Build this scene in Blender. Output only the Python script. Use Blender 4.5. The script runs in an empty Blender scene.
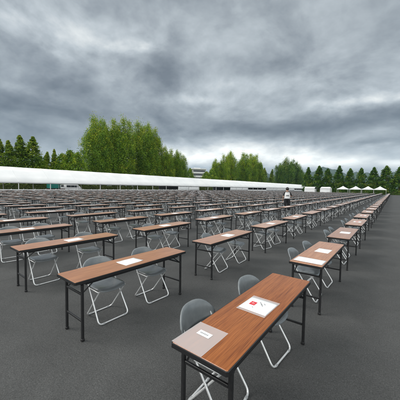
import bpy, math, random
import numpy as np
from mathutils import Vector, Matrix

# ------------------------------------------------------------------ camera, sky, sun, exposure
S = bpy.context.scene
COL = S.collection
R = math.radians
HCAM, FPX = 1.742, 250.55
YAW, PITCH, ROLL = R(37.58), R(-2.903), R(0.9147)

def cam_axes():
    cy, sy, cp, sp, cr, sr = math.cos(YAW), math.sin(YAW), math.cos(PITCH), math.sin(PITCH), math.cos(ROLL), math.sin(ROLL)
    f = Vector((-sy*cp, cy*cp, sp)); r = Vector((cy, sy, 0)); u = r.cross(f)
    return cr*r + sr*u, -sr*r + cr*u, f
CR, CU, CF = cam_axes()
CAMP = Vector((0, 0, HCAM))
cam_d = bpy.data.cameras.new('camera')
cam = bpy.data.objects.new('camera', cam_d)
COL.objects.link(cam)
cam.matrix_world = Matrix(((CR.x, CU.x, -CF.x, 0), (CR.y, CU.y, -CF.y, 0), (CR.z, CU.z, -CF.z, HCAM), (0, 0, 0, 1)))
cam_d.sensor_width = 36
cam_d.lens = 36*FPX/400
cam_d.clip_start = 0.05
cam_d.clip_end = 20000
S.camera = cam

def ray(x, y):
    return CF + (x-200)/FPX*CR - (y-200)/FPX*CU
def on_x(px, py, X):
    d = ray(px, py); t = X/d.x
    return CAMP + t*d
def on_y(px, py, Y):
    d = ray(px, py); t = Y/d.y
    return CAMP + t*d
def depth(p):
    return (Vector(p)-CAMP).dot(CF)
def pix(p):
    d = Vector(p)-CAMP; z = d.dot(CF)
    return 200+FPX*d.dot(CR)/z, 200-FPX*d.dot(CU)/z

SUN_EL, SUN_AZ = R(42), R(232)          # azimuth clockwise from +Y
S.render.engine = 'CYCLES'
S.view_settings.view_transform = 'Standard'
S.view_settings.look = 'None'
S.view_settings.gamma = 1
S.view_settings.use_curve_mapping = False
S.view_settings.exposure = 0.45
S.cycles.max_bounces = 6
S.cycles.transparent_max_bounces = 12

def make_world():
    w = bpy.data.worlds.new("World"); S.world = w; w.use_nodes = True
    nt = w.node_tree; N = nt.nodes; L = nt.links
    N.clear()
    out = N.new('ShaderNodeOutputWorld'); bg = N.new('ShaderNodeBackground'); L.new(bg.outputs[0], out.inputs[0])
    bg.inputs[1].default_value = 0.1
    sky = N.new('ShaderNodeTexSky'); sky.sky_type = 'NISHITA'; sky.sun_disc = False
    sky.sun_elevation = SUN_EL; sky.sun_rotation = SUN_AZ
    tc = N.new('ShaderNodeTexCoord')
    def val(x):
        n = N.new('ShaderNodeValue'); n.outputs[0].default_value = x; return n.outputs[0]
    def m(op, a, b=None, c=None, clamp=False):
        n = N.new('ShaderNodeMath'); n.operation = op; n.use_clamp = clamp
        for i, v in enumerate((a, b, c)):
            if v is None: continue
            if isinstance(v, (int, float)): n.inputs[i].default_value = v
            else: L.new(v, n.inputs[i])
        return n.outputs[0]
    sep = N.new('ShaderNodeSeparateXYZ'); L.new(tc.outputs['Generated'], sep.inputs[0])
    x, y, z = sep.outputs
    zc = m('MAXIMUM', z, 0.0)
    den = m('ADD', zc, 0.34)
    px, py = m('DIVIDE', x, den), m('DIVIDE', y, den)
    comb = N.new('ShaderNodeCombineXYZ'); L.new(px, comb.inputs[0]); L.new(py, comb.inputs[1])
    def noise(vec, scale, detail, rough, off=(0, 0, 0), sc=(1, 1, 1), dist=0.0, rot=0):
        mp = N.new('ShaderNodeMapping'); L.new(vec, mp.inputs[0])
        mp.inputs['Location'].default_value = off; mp.inputs['Scale'].default_value = sc; mp.inputs['Rotation'].default_value = (0, 0, rot)
        n = N.new('ShaderNodeTexNoise'); L.new(mp.outputs[0], n.inputs['Vector'])
        n.inputs['Scale'].default_value = scale; n.inputs['Detail'].default_value = detail
        n.inputs['Roughness'].default_value = rough; n.inputs['Distortion'].default_value = dist
        return n
    wn = noise(comb.outputs[0], 1.6, 5, 0.55, (3.1, 7.7, 0))
    ws = N.new('ShaderNodeSeparateColor'); L.new(wn.outputs['Color'], ws.inputs[0])
    az = m('ARCTAN2', m('MULTIPLY', x, -1.0), y)
    el = m('ARCSINE', z)
    elw = m('ADD', el, m('MULTIPLY', m('SUBTRACT', ws.outputs[0], 0.5), m('ADD', 0.02, m('MULTIPLY', zc, 0.34))))
    azw = m('ADD', az, m('MULTIPLY', m('SUBTRACT', ws.outputs[1], 0.5), 0.42))
    # cloud banks: (azimuth left of +Y, elevation, spread in azimuth, spread in elevation, amount), degrees
    banks = BANKS
    tot = val(BASE)
    for (a0, e0, sa, se, amp) in banks:
        da = m('MULTIPLY', m('SUBTRACT', azw, R(a0)), 1/R(sa))
        de = m('MULTIPLY', m('SUBTRACT', elw, R(e0)), 1/R(se))
        g = m('EXPONENT', m('MULTIPLY', m('ADD', m('MULTIPLY', da, da), m('MULTIPLY', de, de)), -1.0))
        tot = m('ADD', tot, m('MULTIPLY', g, amp))
    def sstep0(v, a, b):
        n = N.new('ShaderNodeMapRange'); n.interpolation_type = 'SMOOTHSTEP'
        L.new(v, n.inputs[0]); n.inputs[1].default_value = a; n.inputs[2].default_value = b
        return n.outputs[0]
    n1 = noise(comb.outputs[0], 2.6, 10, 0.55, (1.7, 0.4, 2.0), (1, 1, 1), 0.35)
    n2 = noise(comb.outputs[0], 8.5, 9, 0.6, (9.7, 2.4, 5.0), (1.0, 1.0, 1), 0.15)
    mod = m('ADD', m('MULTIPLY', m('SUBTRACT', n1.outputs[0], 0.5), 1.7), m('MULTIPLY', m('SUBTRACT', n2.outputs[0], 0.5), 0.6))
    mod = m('MULTIPLY', m('MAXIMUM', m('MINIMUM', mod, 0.5), -0.4), m('SUBTRACT', 1.0, m('MULTIPLY', sstep0(el, R(14), R(2)), 0.45)))
    tot = m('MULTIPLY', tot, m('ADD', 1.0, mod))
    tot = m('MULTIPLY', m('POWER', m('MAXIMUM', m('DIVIDE', tot, 0.33), 0.01), 1.5), 0.335)
    # extra unseen sky glow overhead and behind the viewpoint, added to light the scene
    def sstep(v, a, b):
        n = N.new('ShaderNodeMapRange'); n.interpolation_type = 'SMOOTHSTEP'
        L.new(v, n.inputs[0]); n.inputs[1].default_value = a; n.inputs[2].default_value = b
        return n.outputs[0]
    up = sstep(el, R(43), R(72))
    back = sstep(m('ADD', m('MULTIPLY', x, CF.x*-1), m('MULTIPLY', y, CF.y*-1)), 0.0, 0.8)
    tot = m('ADD', tot, m('MULTIPLY', up, FILL_OVERHEAD))
    tot = m('ADD', tot, m('MULTIPLY', back, FILL_BEHIND))
    tot = m('MAXIMUM', tot, 0.07)
    ramp = N.new('ShaderNodeValToRGB'); cr = ramp.color_ramp
    L.new(tot, ramp.inputs[0])
    stops = [(0.0, (0.0, 0.0, 0.0)), (0.1, (0.088, 0.104, 0.124)), (0.25, (0.220, 0.247, 0.271)), (0.45, (0.408, 0.447, 0.472)), (0.75, (0.73, 0.75, 0.735)), (1.0, (0.98, 1.0, 0.97))]
    cr.elements[0].position = 0; cr.elements[1].position = 1
    for p, c in stops[1:-1]: cr.elements.new(p)
    for e, (p, c) in zip(cr.elements, stops): e.position = p; e.color = (*c, 1)
    over = m('MAXIMUM', tot, 1.0)
    sc = N.new('ShaderNodeVectorMath'); sc.operation = 'SCALE'; L.new(ramp.outputs[0], sc.inputs[0])
    L.new(m('MULTIPLY', over, 10.0), sc.inputs['Scale'])
    mix = N.new('ShaderNodeMix'); mix.data_type = 'RGBA'; mix.inputs[0].default_value = 0.95
    L.new(sky.outputs[0], mix.inputs[6]); L.new(sc.outputs[0], mix.inputs[7])
    L.new(mix.outputs[2], bg.inputs[0])
    w.cycles.sampling_method = 'MANUAL'; w.cycles.sample_map_resolution = 512

def bank(px, py, sx, sy, amp):
    d = ray(px, py).normalized()
    a, e = math.degrees(math.atan2(-d.x, d.y)), math.degrees(math.asin(d.z))
    d2 = ray(px+sx, py).normalized(); d3 = ray(px, py-sy).normalized()
    sa = abs(math.degrees(math.atan2(-d2.x, d2.y))-a); se = abs(math.degrees(math.asin(d3.z))-e)
    return (a, e, sa, se, amp)
BASE = 0.305
FILL_OVERHEAD, FILL_BEHIND = 1.0, 1.1
BANKS = [bank(*b) for b in (
    (35, 108, 90, 22, -0.10), (45, 138, 80, 10, -0.06), (130, 112, 50, 12, -0.04), (310, 127, 110, 9, -0.13), (205, 128, 50, 9, -0.05),
    (255, 56, 60, 18, -0.02), (385, 25, 60, 30, -0.04), (350, 144, 60, 4, -0.08),
    (20, 4, 120, 30, 0.17), (60, 50, 70, 9, 0.05), (135, 45, 36, 10, 0.13), (240, 88, 60, 9, 0.08), (365, 97, 60, 9, 0.22),
    (188, 104, 26, 5, 0.14), (235, 156, 105, 9, 0.42), (168, 158, 30, 8, 0.2), (395, 165, 50, 6, 0.25),
    (25, 96, 26, 6, 0.10), (310, 163, 70, 5, 0.2))]
make_world()

sun_d = bpy.data.lights.new('sun', 'SUN'); sun_d.energy = 1.5; sun_d.angle = R(26); sun_d.color = (1, 0.965, 0.91)
sun = bpy.data.objects.new('sun', sun_d); COL.objects.link(sun)
to_sun = Vector((math.sin(SUN_AZ)*math.cos(SUN_EL), math.cos(SUN_AZ)*math.cos(SUN_EL), math.sin(SUN_EL)))
sun.rotation_euler = to_sun.to_track_quat('Z', 'Y').to_euler()
sun.location = (0, 0, 60)

# ------------------------------------------------------------------ helpers
class MB:
    def __init__(s): s.v = []; s.f = []; s.m = []; s.sm = []
    def add(s, verts, faces, mi=0, smooth=False):
        o = len(s.v); s.v += [tuple(v) for v in verts]
        s.f += [tuple(i+o for i in f) for f in faces]; s.m += [mi]*len(faces); s.sm += [smooth]*len(faces)
    def box(s, x0, x1, y0, y1, z0, z1, mi=0):
        v = [(x, y, z) for z in (z0, z1) for y in (y0, y1) for x in (x0, x1)]
        s.add(v, [(0, 2, 3, 1), (4, 5, 7, 6), (0, 1, 5, 4), (2, 6, 7, 3), (0, 4, 6, 2), (1, 3, 7, 5)], mi)
    def rbox(s, x0, x1, y0, y1, z0, z1, b=0.003, mi=0):
        # box with chamfered upper and lower edges and chamfered corners
        def ring(i, z):
            x0_, x1_, y0_, y1_ = x0+i, x1-i, y0+i, y1-i; c = b*1.5
            return [(x0_+c, y0_, z), (x1_-c, y0_, z), (x1_, y0_+c, z), (x1_, y1_-c, z), (x1_-c, y1_, z), (x0_+c, y1_, z), (x0_, y1_-c, z), (x0_, y0_+c, z)]
        rs = [ring(b, z0), ring(0, z0+b), ring(0, z1-b), ring(b, z1)]
        v = [p for r in rs for p in r]; f = [tuple(range(7, -1, -1)), tuple(range(24, 32))]
        for k in range(3):
            for i in range(8):
                j = (i+1) % 8; f.append((k*8+i, k*8+j, k*8+8+j, k*8+8+i))
        s.add(v, f, mi)
    def sweep(s, pts, rad, n=8, mi=0, closed=False, caps=True):
        pts = [Vector(p) for p in pts]; k = len(pts)
        rads = rad if isinstance(rad, (list, tuple)) else [rad]*k
        tang = []
        for i in range(k):
            if closed: t = pts[(i+1) % k]-pts[i-1]
            elif i == 0: t = pts[1]-pts[0]
            elif i == k-1: t = pts[-1]-pts[-2]
            else: t = (pts[i+1]-pts[i]).normalized()+(pts[i]-pts[i-1]).normalized()
            tang.append(t.normalized())
        nrm = tang[0].orthogonal().normalized(); v = []
        for i in range(k):
            nrm = (nrm-tang[i]*nrm.dot(tang[i])).normalized(); bi = tang[i].cross(nrm)
            for j in range(n):
                a = 2*math.pi*(j+0.5)/n
                v.append(pts[i]+(nrm*math.cos(a)+bi*math.sin(a))*rads[i])
        f = []
        for i in range(k if closed else k-1):
            for j in range(n):
                a, b2 = i*n+j, i*n+(j+1) % n; c, d = ((i+1) % k)*n+(j+1) % n, ((i+1) % k)*n+j
                f.append((a, b2, c, d))
        s.add(v, f, mi, n > 4)
        if caps and not closed:
            s.add(v[:n], [tuple(range(n-1, -1, -1))], mi); s.add(v[-n:], [tuple(range(n))], mi)
    def mesh(s, name, mats):
        me = bpy.data.meshes.new(name); me.from_pydata([tuple(v) for v in s.v], [], s.f)
        for m_ in (mats if isinstance(mats, (list, tuple)) else [mats]): me.materials.append(m_)
        me.polygons.foreach_set('material_index', s.m); me.polygons.foreach_set('use_smooth', s.sm)
        me.update(); return me

def link(name, me, parent=None, loc=None):
    o = bpy.data.objects.new(name, me); COL.objects.link(o)
    if parent is not None: o.parent = parent
    if loc is not None: o.location = loc
    return o
def tag(o, label, cat, group=None):
    o['label'] = label; o['category'] = cat
    if group: o['group'] = group
    return o
def thing(name, label, cat, loc=(0, 0, 0), rz=0, group=None):
    o = bpy.data.objects.new(name, None); COL.objects.link(o); o.empty_display_size = 0.1
    o.location = loc; o.rotation_euler = (0, 0, rz)
    return tag(o, label, cat, group)
def copy_tree(o, parent=None):
    c = o.copy(); COL.objects.link(c)
    if parent is not None: c.parent = parent
    for ch in o.children: copy_tree(ch, c)
    return c
def fillet(pts, r, n=5):
    pts = [Vector(p) for p in pts]; out = [pts[0]]
    for i in range(1, len(pts)-1):
        a, b, c = pts[i-1], pts[i], pts[i+1]
        d1, d2 = (a-b).normalized(), (c-b).normalized()
        rr = min(r, (a-b).length*0.49, (c-b).length*0.49)
        p, q = b+d1*rr, b+d2*rr
        for k in range(n+1):
            t = k/n; out.append((1-t)**2*p+2*t*(1-t)*b+t*t*q)
    out.append(pts[-1]); return out

# ------------------------------------------------------------------ materials
def mat(name, col, rough=0.5, metal=0.0, spec=0.5):
    m = bpy.data.materials.new(name); m.use_nodes = True
    b = m.node_tree.nodes['Principled BSDF']
    b.inputs['Base Color'].default_value = (*col, 1); b.inputs['Roughness'].default_value = rough
    b.inputs['Metallic'].default_value = metal; b.inputs['Specular IOR Level'].default_value = spec
    return m
def nodes(m): return m.node_tree.nodes, m.node_tree.links, m.node_tree.nodes['Principled BSDF']
def tex_noise(m, vec, scale, detail=4, rough=0.5, sc=(1, 1, 1), dist=0):
    N, L, b = nodes(m)
    mp = N.new('ShaderNodeMapping'); L.new(vec, mp.inputs[0]); mp.inputs['Scale'].default_value = sc
    n = N.new('ShaderNodeTexNoise'); L.new(mp.outputs[0], n.inputs['Vector'])
    n.inputs['Scale'].default_value = scale; n.inputs['Detail'].default_value = detail; n.inputs['Roughness'].default_value = rough
    n.inputs['Distortion'].default_value = dist
    return n.outputs[0]
def ramp(m, fac, stops):
    N, L, b = nodes(m); r = N.new('ShaderNodeValToRGB'); L.new(fac, r.inputs[0])
    els = r.color_ramp.elements
    for _ in stops[2:]: els.new(0.5)
    for e, (p, c) in zip(els, stops): e.position = p; e.color = (*c, 1)
    return r.outputs[0]
def math_n(m, op, a, b2):
    N, L, b = nodes(m); n = N.new('ShaderNodeMath'); n.operation = op
    for i, v in enumerate((a, b2)):
        if isinstance(v, (int, float)): n.inputs[i].default_value = v
        else: L.new(v, n.inputs[i])
    return n.outputs[0]
def mixc(m, fac, a, b2, mode='MIX'):
    N, L, b = nodes(m); n = N.new('ShaderNodeMix'); n.data_type = 'RGBA'; n.blend_type = mode
    for i, v in ((0, fac), (6, a), (7, b2)):
        if isinstance(v, (int, float)): n.inputs[i].default_value = v
        elif isinstance(v, tuple): n.inputs[i].default_value = (*v, 1)
        else: L.new(v, n.inputs[i])
    return n.outputs[2]
def bump(m, h, strength, dist):
    N, L, b = nodes(m); n = N.new('ShaderNodeBump'); n.inputs['Strength'].default_value = strength; n.inputs['Distance'].default_value = dist
    L.new(h, n.inputs['Height']); L.new(n.outputs[0], b.inputs['Normal'])
def coords(m, which='Object'):
    N, L, b = nodes(m); t = N.new('ShaderNodeTexCoord'); return t.outputs[which]
def geo_pos(m):
    N, L, b = nodes(m); return N.new('ShaderNodeNewGeometry').outputs['Position']
def obj_random(m):
    N, L, b = nodes(m); return N.new('ShaderNodeObjectInfo').outputs['Random']
def attr(m, name):
    N, L, b = nodes(m); a = N.new('ShaderNodeAttribute'); a.attribute_name = name; return a.outputs['Fac']

def m_asphalt():
    m = mat('asphalt', (0.05, 0.05, 0.05), 0.85, 0, 0.35); N, L, b = nodes(m); p = geo_pos(m)
    fine = tex_noise(m, p, 85, 4, 0.75); grit = tex_noise(m, p, 30, 5, 0.7); big = tex_noise(m, p, 0.35, 6, 0.6); mid = tex_noise(m, p, 2.2, 5, 0.6, dist=0.6)
    c = ramp(m, fine, [(0.32, (0.018, 0.0184, 0.019)), (0.48, (0.056, 0.0568, 0.0568)), (0.58, (0.074, 0.075, 0.0745)), (0.7, (0.17, 0.172, 0.17))])
    c2 = ramp(m, grit, [(0.32, (0.035, 0.0356, 0.0355)), (0.62, (0.084, 0.085, 0.0845))])
    c = mixc(m, 0.3, c, c2)
    k = ramp(m, big, [(0.3, (0.78, 0.78, 0.78)), (0.7, (1.16, 1.16, 1.15))])
    k2 = ramp(m, mid, [(0.3, (0.87, 0.87, 0.87)), (0.65, (1.08, 1.08, 1.08))])
    c = mixc(m, 1.0, c, k, 'MULTIPLY'); c = mixc(m, 1.0, c, k2, 'MULTIPLY')
    sp = N.new('ShaderNodeSeparateXYZ'); L.new(p, sp.inputs[0])
    wob = tex_noise(m, p, 1.3, 4, 0.6)
    lane = math_n(m, 'ADD', sp.outputs[0], math_n(m, 'MULTIPLY', wob, 0.06))
    fr = math_n(m, 'ABSOLUTE', math_n(m, 'SUBTRACT', math_n(m, 'FRACT', math_n(m, 'DIVIDE', math_n(m, 'SUBTRACT', lane, 0.83), 4.2), 0), 0.5), 0)
    joint = ramp(m, fr, [(0.0, (0.72, 0.72, 0.72)), (0.0022, (0.8, 0.8, 0.8)), (0.005, (1, 1, 1))])
    c = mixc(m, 0.8, c, joint, 'MULTIPLY')
    spot = ramp(m, tex_noise(m, p, 1.7, 3, 0.55), [(0.68, (1, 1, 1)), (0.76, (0.74, 0.74, 0.74))])
    c = mixc(m, 1.0, c, spot, 'MULTIPLY')
    L.new(c, b.inputs['Base Color'])
    bump(m, math_n(m, 'ADD', math_n(m, 'MULTIPLY', fine, 0.6), grit), 0.7, 0.008)
    return m
def m_wood(objspace=True, tone='pale'):
    m = mat('wood_laminate', (0.3, 0.11, 0.05), 0.36, 0, 0.5); N, L, b = nodes(m)
    p = coords(m, 'Object') if objspace else geo_pos(m)
    if objspace:
        rnd = obj_random(m)
        cb = N.new('ShaderNodeCombineXYZ'); L.new(math_n(m, 'MULTIPLY', rnd, 37.0), cb.inputs[2]); L.new(math_n(m, 'MULTIPLY', rnd, 11.0), cb.inputs[0])
        ad = N.new('ShaderNodeVectorMath'); L.new(p, ad.inputs[0]); L.new(cb.outputs[0], ad.inputs[1]); p = ad.outputs[0]
    grain = tex_noise(m, p, 62, 5, 0.68, (1.0, 0.03, 0.35), 0.3)
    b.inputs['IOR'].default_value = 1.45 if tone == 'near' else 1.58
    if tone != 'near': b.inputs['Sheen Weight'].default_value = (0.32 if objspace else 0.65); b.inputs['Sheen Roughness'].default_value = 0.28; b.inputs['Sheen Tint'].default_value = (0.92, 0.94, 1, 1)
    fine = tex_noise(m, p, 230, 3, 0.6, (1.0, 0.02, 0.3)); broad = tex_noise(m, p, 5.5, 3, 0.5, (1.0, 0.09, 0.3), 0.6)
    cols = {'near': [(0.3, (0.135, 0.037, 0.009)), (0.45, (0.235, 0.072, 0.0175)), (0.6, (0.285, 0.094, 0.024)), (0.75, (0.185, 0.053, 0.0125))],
            'pale': [(0.3, (0.26, 0.10, 0.038)), (0.46, (0.385, 0.164, 0.067)), (0.6, (0.435, 0.195, 0.084)), (0.75, (0.32, 0.134, 0.054))]}[tone]  # pale: sky sheen mixed into the wood colour of tables past the nearest
    c = ramp(m, grain, cols)
    f = ramp(m, fine, [(0.34, (0.68, 0.64, 0.6)), (0.55, (1.08, 1.08, 1.08))]); c = mixc(m, 0.85, c, f, 'MULTIPLY')
    bb = ramp(m, broad, [(0.3, (0.9, 0.88, 0.87)), (0.65, (1.07, 1.07, 1.07))]); c = mixc(m, 1.0, c, bb, 'MULTIPLY')
    if objspace:
        rr = ramp(m, obj_random(m), [(0.0, (0.82, 0.8, 0.78)), (0.5, (1, 1, 1)), (1.0, (1.12, 1.16, 1.2))]); c = mixc(m, 1.0, c, rr, 'MULTIPLY')
    L.new(c, b.inputs['Base Color'])
    sm = tex_noise(m, p, 7, 4, 0.6)
    rg = N.new('ShaderNodeMapRange'); L.new(sm, rg.inputs[0]); rg.inputs[3].default_value = 0.16; rg.inputs[4].default_value = 0.3; L.new(rg.outputs[0], b.inputs['Roughness'])
    return m
def m_plastic():
    m = mat('grey_plastic', (0.16, 0.18, 0.19), 0.2, 0, 0.65); N, L, b = nodes(m)
    p = geo_pos(m); n = tex_noise(m, p, 14, 4, 0.6)
    c = ramp(m, n, [(0.3, (0.145, 0.16, 0.168)), (0.7, (0.185, 0.20, 0.208))])
    rr = ramp(m, obj_random(m), [(0.0, (0.86, 0.86, 0.86)), (1.0, (1.14, 1.14, 1.14))]); c = mixc(m, 1.0, c, rr, 'MULTIPLY')
    L.new(c, b.inputs['Base Color']); bump(m, tex_noise(m, p, 600, 2, 0.5), 0.12, 0.001)
    return m
def m_noisy(name, lo, hi, scale, rough=0.6, metal=0, spec=0.5, which='pos', detail=4):
    m = mat(name, hi, rough, metal, spec); N, L, b = nodes(m)
    n = tex_noise(m, geo_pos(m) if which == 'pos' else coords(m), scale, detail, 0.6)
    L.new(ramp(m, n, [(0.3, lo), (0.7, hi)]), b.inputs['Base Color']); return m
def m_leaf(name, dark, mid, light, tip=None):
    m = mat(name, mid, 0.55, 0, 0.3); N, L, b = nodes(m)
    t = attr(m, 'tint')
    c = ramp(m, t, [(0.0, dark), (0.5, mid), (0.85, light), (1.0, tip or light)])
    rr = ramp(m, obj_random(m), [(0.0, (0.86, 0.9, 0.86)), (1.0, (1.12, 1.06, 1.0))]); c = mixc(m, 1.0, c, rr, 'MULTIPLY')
    L.new(c, b.inputs['Base Color'])
    tr = N.new('ShaderNodeBsdfTranslucent'); L.new(c, tr.inputs[0])
    mx = N.new('ShaderNodeMixShader'); mx.inputs[0].default_value = 0.28
    L.new(b.outputs[0], mx.inputs[1]); L.new(tr.outputs[0], mx.inputs[2])
    L.new(mx.outputs[0], N['Material Output'].inputs[0])
    return m
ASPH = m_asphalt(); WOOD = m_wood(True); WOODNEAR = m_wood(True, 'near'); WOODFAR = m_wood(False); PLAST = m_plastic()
BLACK = m_noisy('black_painted_steel', (0.010, 0.010, 0.011), (0.02, 0.02, 0.021), 30, 0.42)
EDGE = mat('black_edge_band', (0.012, 0.012, 0.013), 0.5)
CHROME = m_noisy('silver_tube', (0.72, 0.73, 0.73), (0.86, 0.86, 0.86), 40, 0.3, 0.45)
RUBBER = mat('grey_rubber', (0.35, 0.36, 0.37), 0.7)
PAPER = m_noisy('white_paper', (0.76, 0.77, 0.78), (0.84, 0.84, 0.84), 9, 0.4)
WPLAIN = mat('white_label_paper', (0.86, 0.86, 0.86), 0.5)
INK = mat('grey_ink', (0.2, 0.205, 0.22), 0.6)
PINK = mat('pale_red_print', (.72, .36, .34), .5)
RED = mat('red_ink', (0.62, 0.03, 0.045), 0.5)
FILM = mat('clear_film', (0.74, 0.69, 0.68), 0.2); FILM.node_tree.nodes['Principled BSDF'].inputs['Alpha'].default_value = 0.48
ORANGE = mat('orange_sticker', (0.62, 0.22, 0.06), 0.5)
CANVAS = m_noisy('white_canvas', (0.68, 0.69, 0.70), (0.78, 0.78, 0.78), 0.35, 0.6)
WHITE = m_noisy('white_paint', (0.7, 0.7, 0.7), (0.8, 0.8, 0.79), 1.5, 0.5)
GREYW = m_noisy('pale_grey_canvas', (0.55, 0.57, 0.58), (0.66, 0.67, 0.67), 0.6, 0.6)
BARK = m_noisy('bark', (0.05, 0.037, 0.026), (0.12, 0.092, 0.066), 3, 0.9)
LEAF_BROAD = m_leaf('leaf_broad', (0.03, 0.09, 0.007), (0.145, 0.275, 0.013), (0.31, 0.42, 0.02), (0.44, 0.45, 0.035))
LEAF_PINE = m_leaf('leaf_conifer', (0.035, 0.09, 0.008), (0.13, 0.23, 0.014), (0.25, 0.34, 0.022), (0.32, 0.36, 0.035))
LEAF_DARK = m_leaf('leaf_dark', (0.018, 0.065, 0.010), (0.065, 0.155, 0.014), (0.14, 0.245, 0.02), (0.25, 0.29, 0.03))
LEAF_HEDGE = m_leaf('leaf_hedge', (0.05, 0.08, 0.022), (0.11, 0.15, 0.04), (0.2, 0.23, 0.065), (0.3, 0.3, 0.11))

# ------------------------------------------------------------------ ground, grass, hills
def struct(name, me):
    o = link(name, me); o['kind'] = 'structure'; return o
mb = MB(); g = 4000
mb.add([(-g, -g, 0), (g, -g, 0), (g, g, 0), (-g, g, 0)], [(0, 1, 2, 3)])
GRASS = m_noisy('grass', (0.035, 0.05, 0.014), (0.085, 0.105, 0.03), 0.5, 0.9, 0, 0.2, detail=8)
struct('grass_field', mb.mesh('grass_field', GRASS)).location.z = -0.012
mb = MB(); mb.add([(-73, -60, 0), (70, -60, 0), (70, 124, 0), (-20, 124, 0), (-20, 262, 0), (-73, 262, 0)], [(0, 1, 2, 3, 4, 5)])
struct('asphalt_yard', mb.mesh('asphalt_yard', ASPH))
mb = MB()   # low concrete kerb at the edges of the yard
mb.box(-73.25, -73.0, -60, 262, -0.01, 0.12); mb.box(-20, 70, 124.0, 124.2, -0.01, 0.12)
struct('kerb', mb.mesh('kerb', m_noisy('concrete', (0.24, 0.24, 0.23), (0.34, 0.34, 0.33), 2, 0.9)))

def hills():
    rng = np.random.default_rng(5)
    HILL = m_noisy('forested_hill', (0.018, 0.034, 0.016), (0.05, 0.075, 0.03), 0.012, 0.95, 0, 0.1, detail=9)
    nx, ny = 220, 26
    V = []
    for j in range(ny):
        for i in range(nx):
            a = R(-40+92*i/(nx-1)); d = 2300+1500*j/(ny-1)
            prof = 205+34*math.sin(i*0.16+0.8)+20*math.sin(i*0.41+2)+10*math.sin(i*0.93)+5*math.sin(i*2.1)
            fall = min(1, max(0, (R(58)-a)/R(28)))
            t = j/(ny-1); hgt = prof*math.sin(min(1, t*1.35)*math.pi/2)*(0.45+0.55*fall)
            hgt += rng.normal(0, 2.2)*t + 9*math.sin(i*0.7+j*1.1)*t*(1-t)*3
            V.append((-math.sin(a)*d, math.cos(a)*d, hgt-2))
    F = [(j*nx+i, j*nx+i+1, (j+1)*nx+i+1, (j+1)*nx+i) for j in range(ny-1) for i in range(nx-1)]
    m_ = MB(); m_.add(V, F, 0, True)
    struct('hills', m_.mesh('hills', HILL))
hills()

# ------------------------------------------------------------------ trees and hedges
def leaf_mesh(name, centres, size, tints, rng, m, flat=0.0):
    n = len(centres); d = rng.normal(size=(n, 3)); d[:, 2] *= (1-flat); d /= np.linalg.norm(d, axis=1)[:, None]
    e = rng.normal(size=(n, 3)); e -= d*(e*d).sum(1)[:, None]; e /= np.linalg.norm(e, axis=1)[:, None]
    s = size*rng.uniform(0.6, 1.35, n)[:, None]
    q = np.stack([centres-e*s, centres-d*s*0.55+e*s*0.1, centres+e*s, centres+d*s*0.55], 1).reshape(-1, 3)
    me = bpy.data.meshes.new(name)
    me.vertices.add(4*n); me.vertices.foreach_set('co', q.ravel())
    me.loops.add(4*n); me.loops.foreach_set('vertex_index', np.arange(4*n, dtype=np.int32))
    me.polygons.add(n); me.polygons.foreach_set('loop_start', np.arange(0, 4*n, 4, dtype=np.int32)); me.polygons.foreach_set('loop_total', np.full(n, 4, dtype=np.int32))
    a = me.attributes.new('tint', 'FLOAT', 'POINT'); a.data.foreach_set('value', np.repeat(np.clip(tints, 0, 1), 4).astype(np.float32))
    me.materials.append(m); me.update(); me.validate(); return me

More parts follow.
